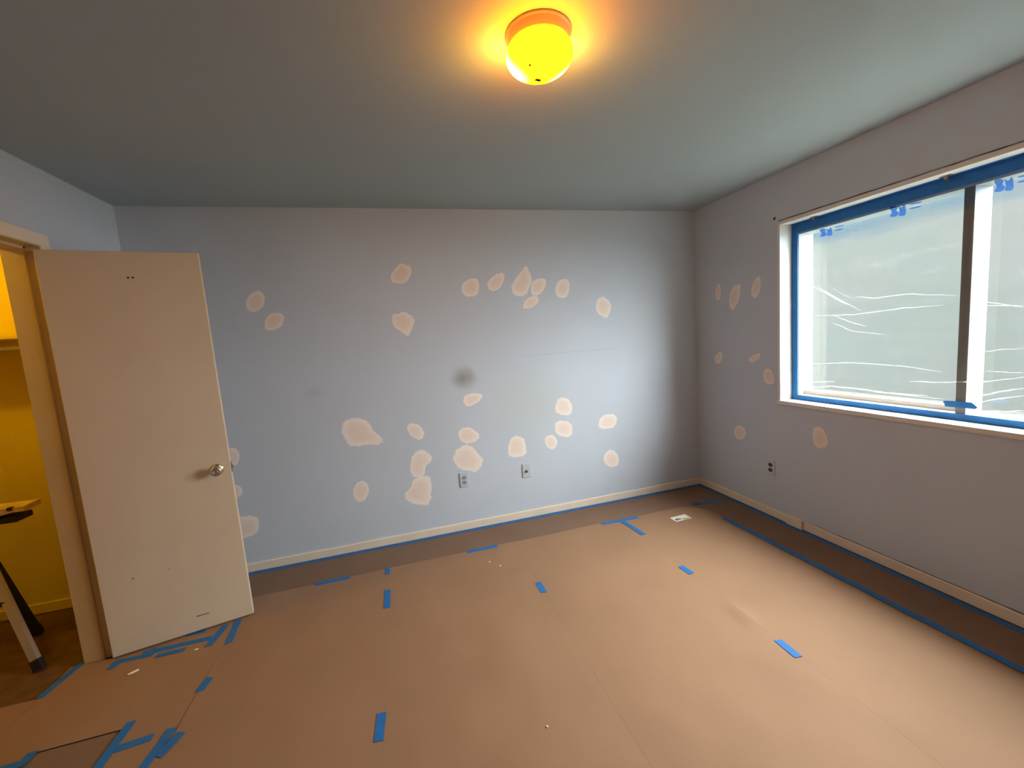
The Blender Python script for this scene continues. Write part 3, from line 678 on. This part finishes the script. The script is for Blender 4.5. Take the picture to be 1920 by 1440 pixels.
for a, b, w, z, lab in [
 ((592,1096.5),(657,1083),.036,Z1,'blue tape bridging the dark border and light paper, nearest the open door'),
 ((875,1036),(932,1024.5),.036,Z1,'blue tape bridging the dark border and light paper below the outlet'),
 ((1128,983.5),(1196,970),.036,Z1,'blue tape forming the crossbar of the T by the dark border'),
 ((1166,977),(1207,1003),.036,Z2,'blue tape forming the stem of the T on the paper seam'),
 ((1298,944.5),(1352,938),.036,Z1,'blue tape in the far corner where the two dark borders meet'),
 ((727,1066),(727,1078),.030,Z1,'tiny blue tape tab on the seam at the dark border edge'),
 ((727,1107),(726,1141),.036,Z1,'short blue tape on the seam just beyond the tiny tab at the border'),
 ((716,1337),(710,1392),.036,Z1,'short blue tape on the seam out in the middle of the floor'),
 ((1009,1093),(1020,1111.5),.036,Z1,'single short blue tape on the middle seam opposite the coax plate'),
 ((1276,1062.5),(1297,1076.5),.036,Z1,'short blue tape on the seam following the stem of the T'),
 ((1458,1201),(1497,1234),.036,Z1,'short blue tape at the end of the raised paper crease'),
 ((393.5,1271),(374,1297),.036,Z1,'lone short blue tape on the paper in front of the closet door'),
 ((447,1163),(428,1207),.034,Z1,'blue tape sticking out beneath the free corner of the closet door'),
 ((424,1172),(390,1212),.034,Z2,'slanting blue tape beneath the closet door, crossing the end of the long one'),
 ((396,1196),(268,1226),.034,Z1,'long blue tape running along beneath the closet door'),
 ((288,1227),(212,1243),.030,Z1,'blue tape beneath the hinge half of the closet door'),
 ((230,1236),(204,1256),.034,Z2,'short slanting blue tape near the hinge foot of the closet door'),
 ((348,1217.5),(294,1230),.030,Z2,'short separate blue tape lying parallel in front of the closet door'),
 ((293,1215),(266,1233),.030,Z2,'short slanting blue tape joining two strips beneath the closet door'),
 ((386,1182),(350,1191),.030,Z1,'blue tape end half hidden under the closet door'),
 ((158,1240),(72,1311),.034,Z1,'long slanting blue tape at the closet threshold by the door frame'),
 ((248,1352),(178,1448),.036,Z1,'long blue tape along the dark border beside the closet doorway'),
 ((215,1406),(286,1382),.034,Z2,'blue tape branching off the long one beside the dark border'),
 ((323,1367),(255,1458),.036,Z1,'blue tape forming the long arm of the V'),
 ((341,1374),(296,1420),.036,Z2,'blue tape forming the short arm of the V'),
 ((64,1409),(36,1438),.034,Z1,'blue tape at the corner of the dark border by the closet casing'),
 ((44,1431),(-12,1448),.034,Z2,'blue tape running from the dark border corner into the closet doorway')]:
    tape(a, b, lab, w, z)

# ------------------------------------------------------------------ card and debris on the floor
def flat(px, z, th, m, name, parent=None):
    P = [fl(q, z) for q in px]; bm = bmesh.new(); A = [bm.verts.new(p+Vector((0,0,th))) for p in P]; B = [bm.verts.new(p) for p in P]
    bm.faces.new(A); bm.faces.new(B[::-1]); n = len(P)
    for k_ in range(n): bm.faces.new((A[k_], B[k_], B[(k_+1)%n], A[(k_+1)%n]))
    return obj(name, bm, m, parent)
_lp = fl((1276, 971), 0.008); LZ = max(floor_h(_lp.x+dx, _lp.y+dy) for dx in (-0.05, 0, 0.05) for dy in (-0.05, 0, 0.05))+0.0006
lab_ = empty('paper_label', fl((1276, 971), LZ)); tag(lab_, 'small white printed label lying on the kraft paper near the far corner', 'label')
def lpart(o): o.matrix_parent_inverse = Matrix.Translation(-lab_.location); return o
lpart(flat([(1256,971),(1284,964),(1297,971.5),(1268,978.5)], LZ, 0.0006, M_paper, 'card', lab_))
lpart(flat([(1265,974),(1268,972.2),(1277,972.3),(1284,971.5),(1276,974),(1268,976.5)], LZ+0.0007, 0.0002, M_print, 'printed_picture', lab_))
lpart(flat([(1280,973),(1291,969.8),(1295,971.2),(1283,974.5)], LZ+0.0007, 0.0002, M_green, 'printed_band', lab_))
def chip(q, r, lab, sx=1.0, rz=0.0):
    bm = bmesh.new(); bmesh.ops.create_icosphere(bm, subdivisions=2, radius=r)
    for v in bm.verts: v.co *= 1+0.35*noise.noise(v.co*2/r); v.co.z *= 0.35; v.co.x *= sx
    p = fl(q, 0.010); o = obj('plaster_chip', bm, M_chip); o.location = (p.x, p.y, floor_h(p.x, p.y)+r*0.3); o.rotation_euler = (0,0,rz)
    tag(o, lab, 'debris', 'plaster crumbs on the paper')
chip((250,1260), 0.009, 'white plaster chip in front of the closet door', 2.6, 0.5)
chip((918,1054), 0.006, 'tiny white crumb of a pair by the middle seam, closer to the border'); chip((938,1061), 0.006, 'tiny white crumb of a pair by the middle seam, farther from the border')
chip((368,1217), 0.006, 'tiny pale crumb beside the tape beneath the closet door', 1.8); chip((1026,1362), 0.004, 'single tiny white crumb alone on the open paper')

# ------------------------------------------------------------------ outlets
def rounded(bm, w, h, d, r, y0=0.0, n=5, taper=0.0):
    P = []
    for cx_, cz_, a0 in ((w/2-r, h/2-r, 0), (-w/2+r, h/2-r, 90), (-w/2+r, -h/2+r, 180), (w/2-r, -h/2+r, 270)):
        for k_ in range(n+1):
            a_ = math.radians(a0+90*k_/n); P.append((cx_+r*math.cos(a_), cz_+r*math.sin(a_)))
    rows = [[bm.verts.new((x, y0, z)) for x, z in P], [bm.verts.new((x, y0-d*0.45, z)) for x, z in P], [bm.verts.new((x*(1-taper), y0-d, z*(1-taper))) for x, z in P]]
    m_ = len(P)
    for A, B in zip(rows[:-1], rows[1:]):
        for k_ in range(m_): bm.faces.new((A[k_], A[(k_+1)%m_], B[(k_+1)%m_], B[k_]))
    bm.faces.new(rows[0]); bm.faces.new(rows[-1][::-1])
def outlet(loc, rz, label, mp, mr_):
    e = empty('wall_outlet', loc, rz); tag(e, label, 'outlet')
    bm = bmesh.new(); rounded(bm, 0.072, 0.117, 0.007, 0.004, taper=0.07); obj('cover_plate', bm, mp, e)
    for sz in (0.0195, -0.0195):
        bm = bmesh.new(); rounded(bm, 0.034, 0.028, 0.0025, 0.012, -0.0068, taper=0.02); bmesh.ops.translate(bm, vec=(0,0,sz), verts=bm.verts)
        f = obj('receptacle', bm, mr_, e)
        for x, w, h, dz in ((-0.007,0.004,0.012,0.002),(0.007,0.004,0.011,0.002)):
            obj('slot', nbox(((x-w/2,-0.0097,sz+dz-h/2),(x+w/2,-0.0090,sz+dz+h/2))), M_dark, f)
        bm = bmesh.new(); lathe(bm, [(0,0),(0.0026,0),(0.0026,0.0006),(0,0.0006)], 12, Matrix.Translation((0,-0.0092,sz-0.0085)) @ Matrix.Rotation(math.radians(90),4,'X')); obj('slot', bm, M_dark, f)
    bm = bmesh.new(); lathe(bm, [(0,0),(0.003,0),(0.002,0.0012),(0,0.0012)], 12, Matrix.Translation((0,-0.007,0)) @ Matrix.Rotation(math.radians(90),4,'X')); obj('screw', bm, M_chrome, e)
p = hit((870.5, 899.5), 1, 0); outlet(p, 0, 'pale blue painted duplex outlet on the patched wall', M_plate, mat('outlet_face', (0.36,0.40,0.43), rough=0.4))
p = hit((1446, 876), 0, 0)
M_wallplate = mat('wall_coloured_plate', (0.42, 0.48, 0.54), rough=0.6)
outlet(p, math.radians(-90), 'wall-coloured duplex outlet on the window wall', M_wall, M_crack)
p = hit((987, 882), 1, 0); e = empty('coax_outlet', p); tag(e, 'pale painted cover plate with a round coax socket on the patched wall', 'outlet')
bm = bmesh.new(); rounded(bm, 0.072, 0.117, 0.007, 0.004, taper=0.07); obj('cover_plate', bm, M_plate, e)
rx = Matrix.Rotation(math.radians(90),4,'X')
bm = bmesh.new(); lathe(bm, [(0,0),(0.011,0),(0.011,0.004),(0.0065,0.005),(0.006,0.018),(0.0045,0.018),(0.0045,0.012),(0,0.012)], 24, Matrix.Translation((0,-0.007,-0.004)) @ rx); obj('socket', bm, M_steel, e, smooth=False)
bm = bmesh.new(); lathe(bm, [(0,0),(0.0022,0),(0.0022,0.0185),(0,0.0185)], 10, Matrix.Translation((0,-0.007,-0.004)) @ rx); obj('pin', bm, M_dark, e)
for z in (0.042, -0.042):
    bm = bmesh.new(); lathe(bm, [(0,0),(0.003,0),(0.002,0.0012),(0,0.0012)], 12, Matrix.Translation((0,-0.007,z)) @ rx); obj('screw', bm, M_plate, e)
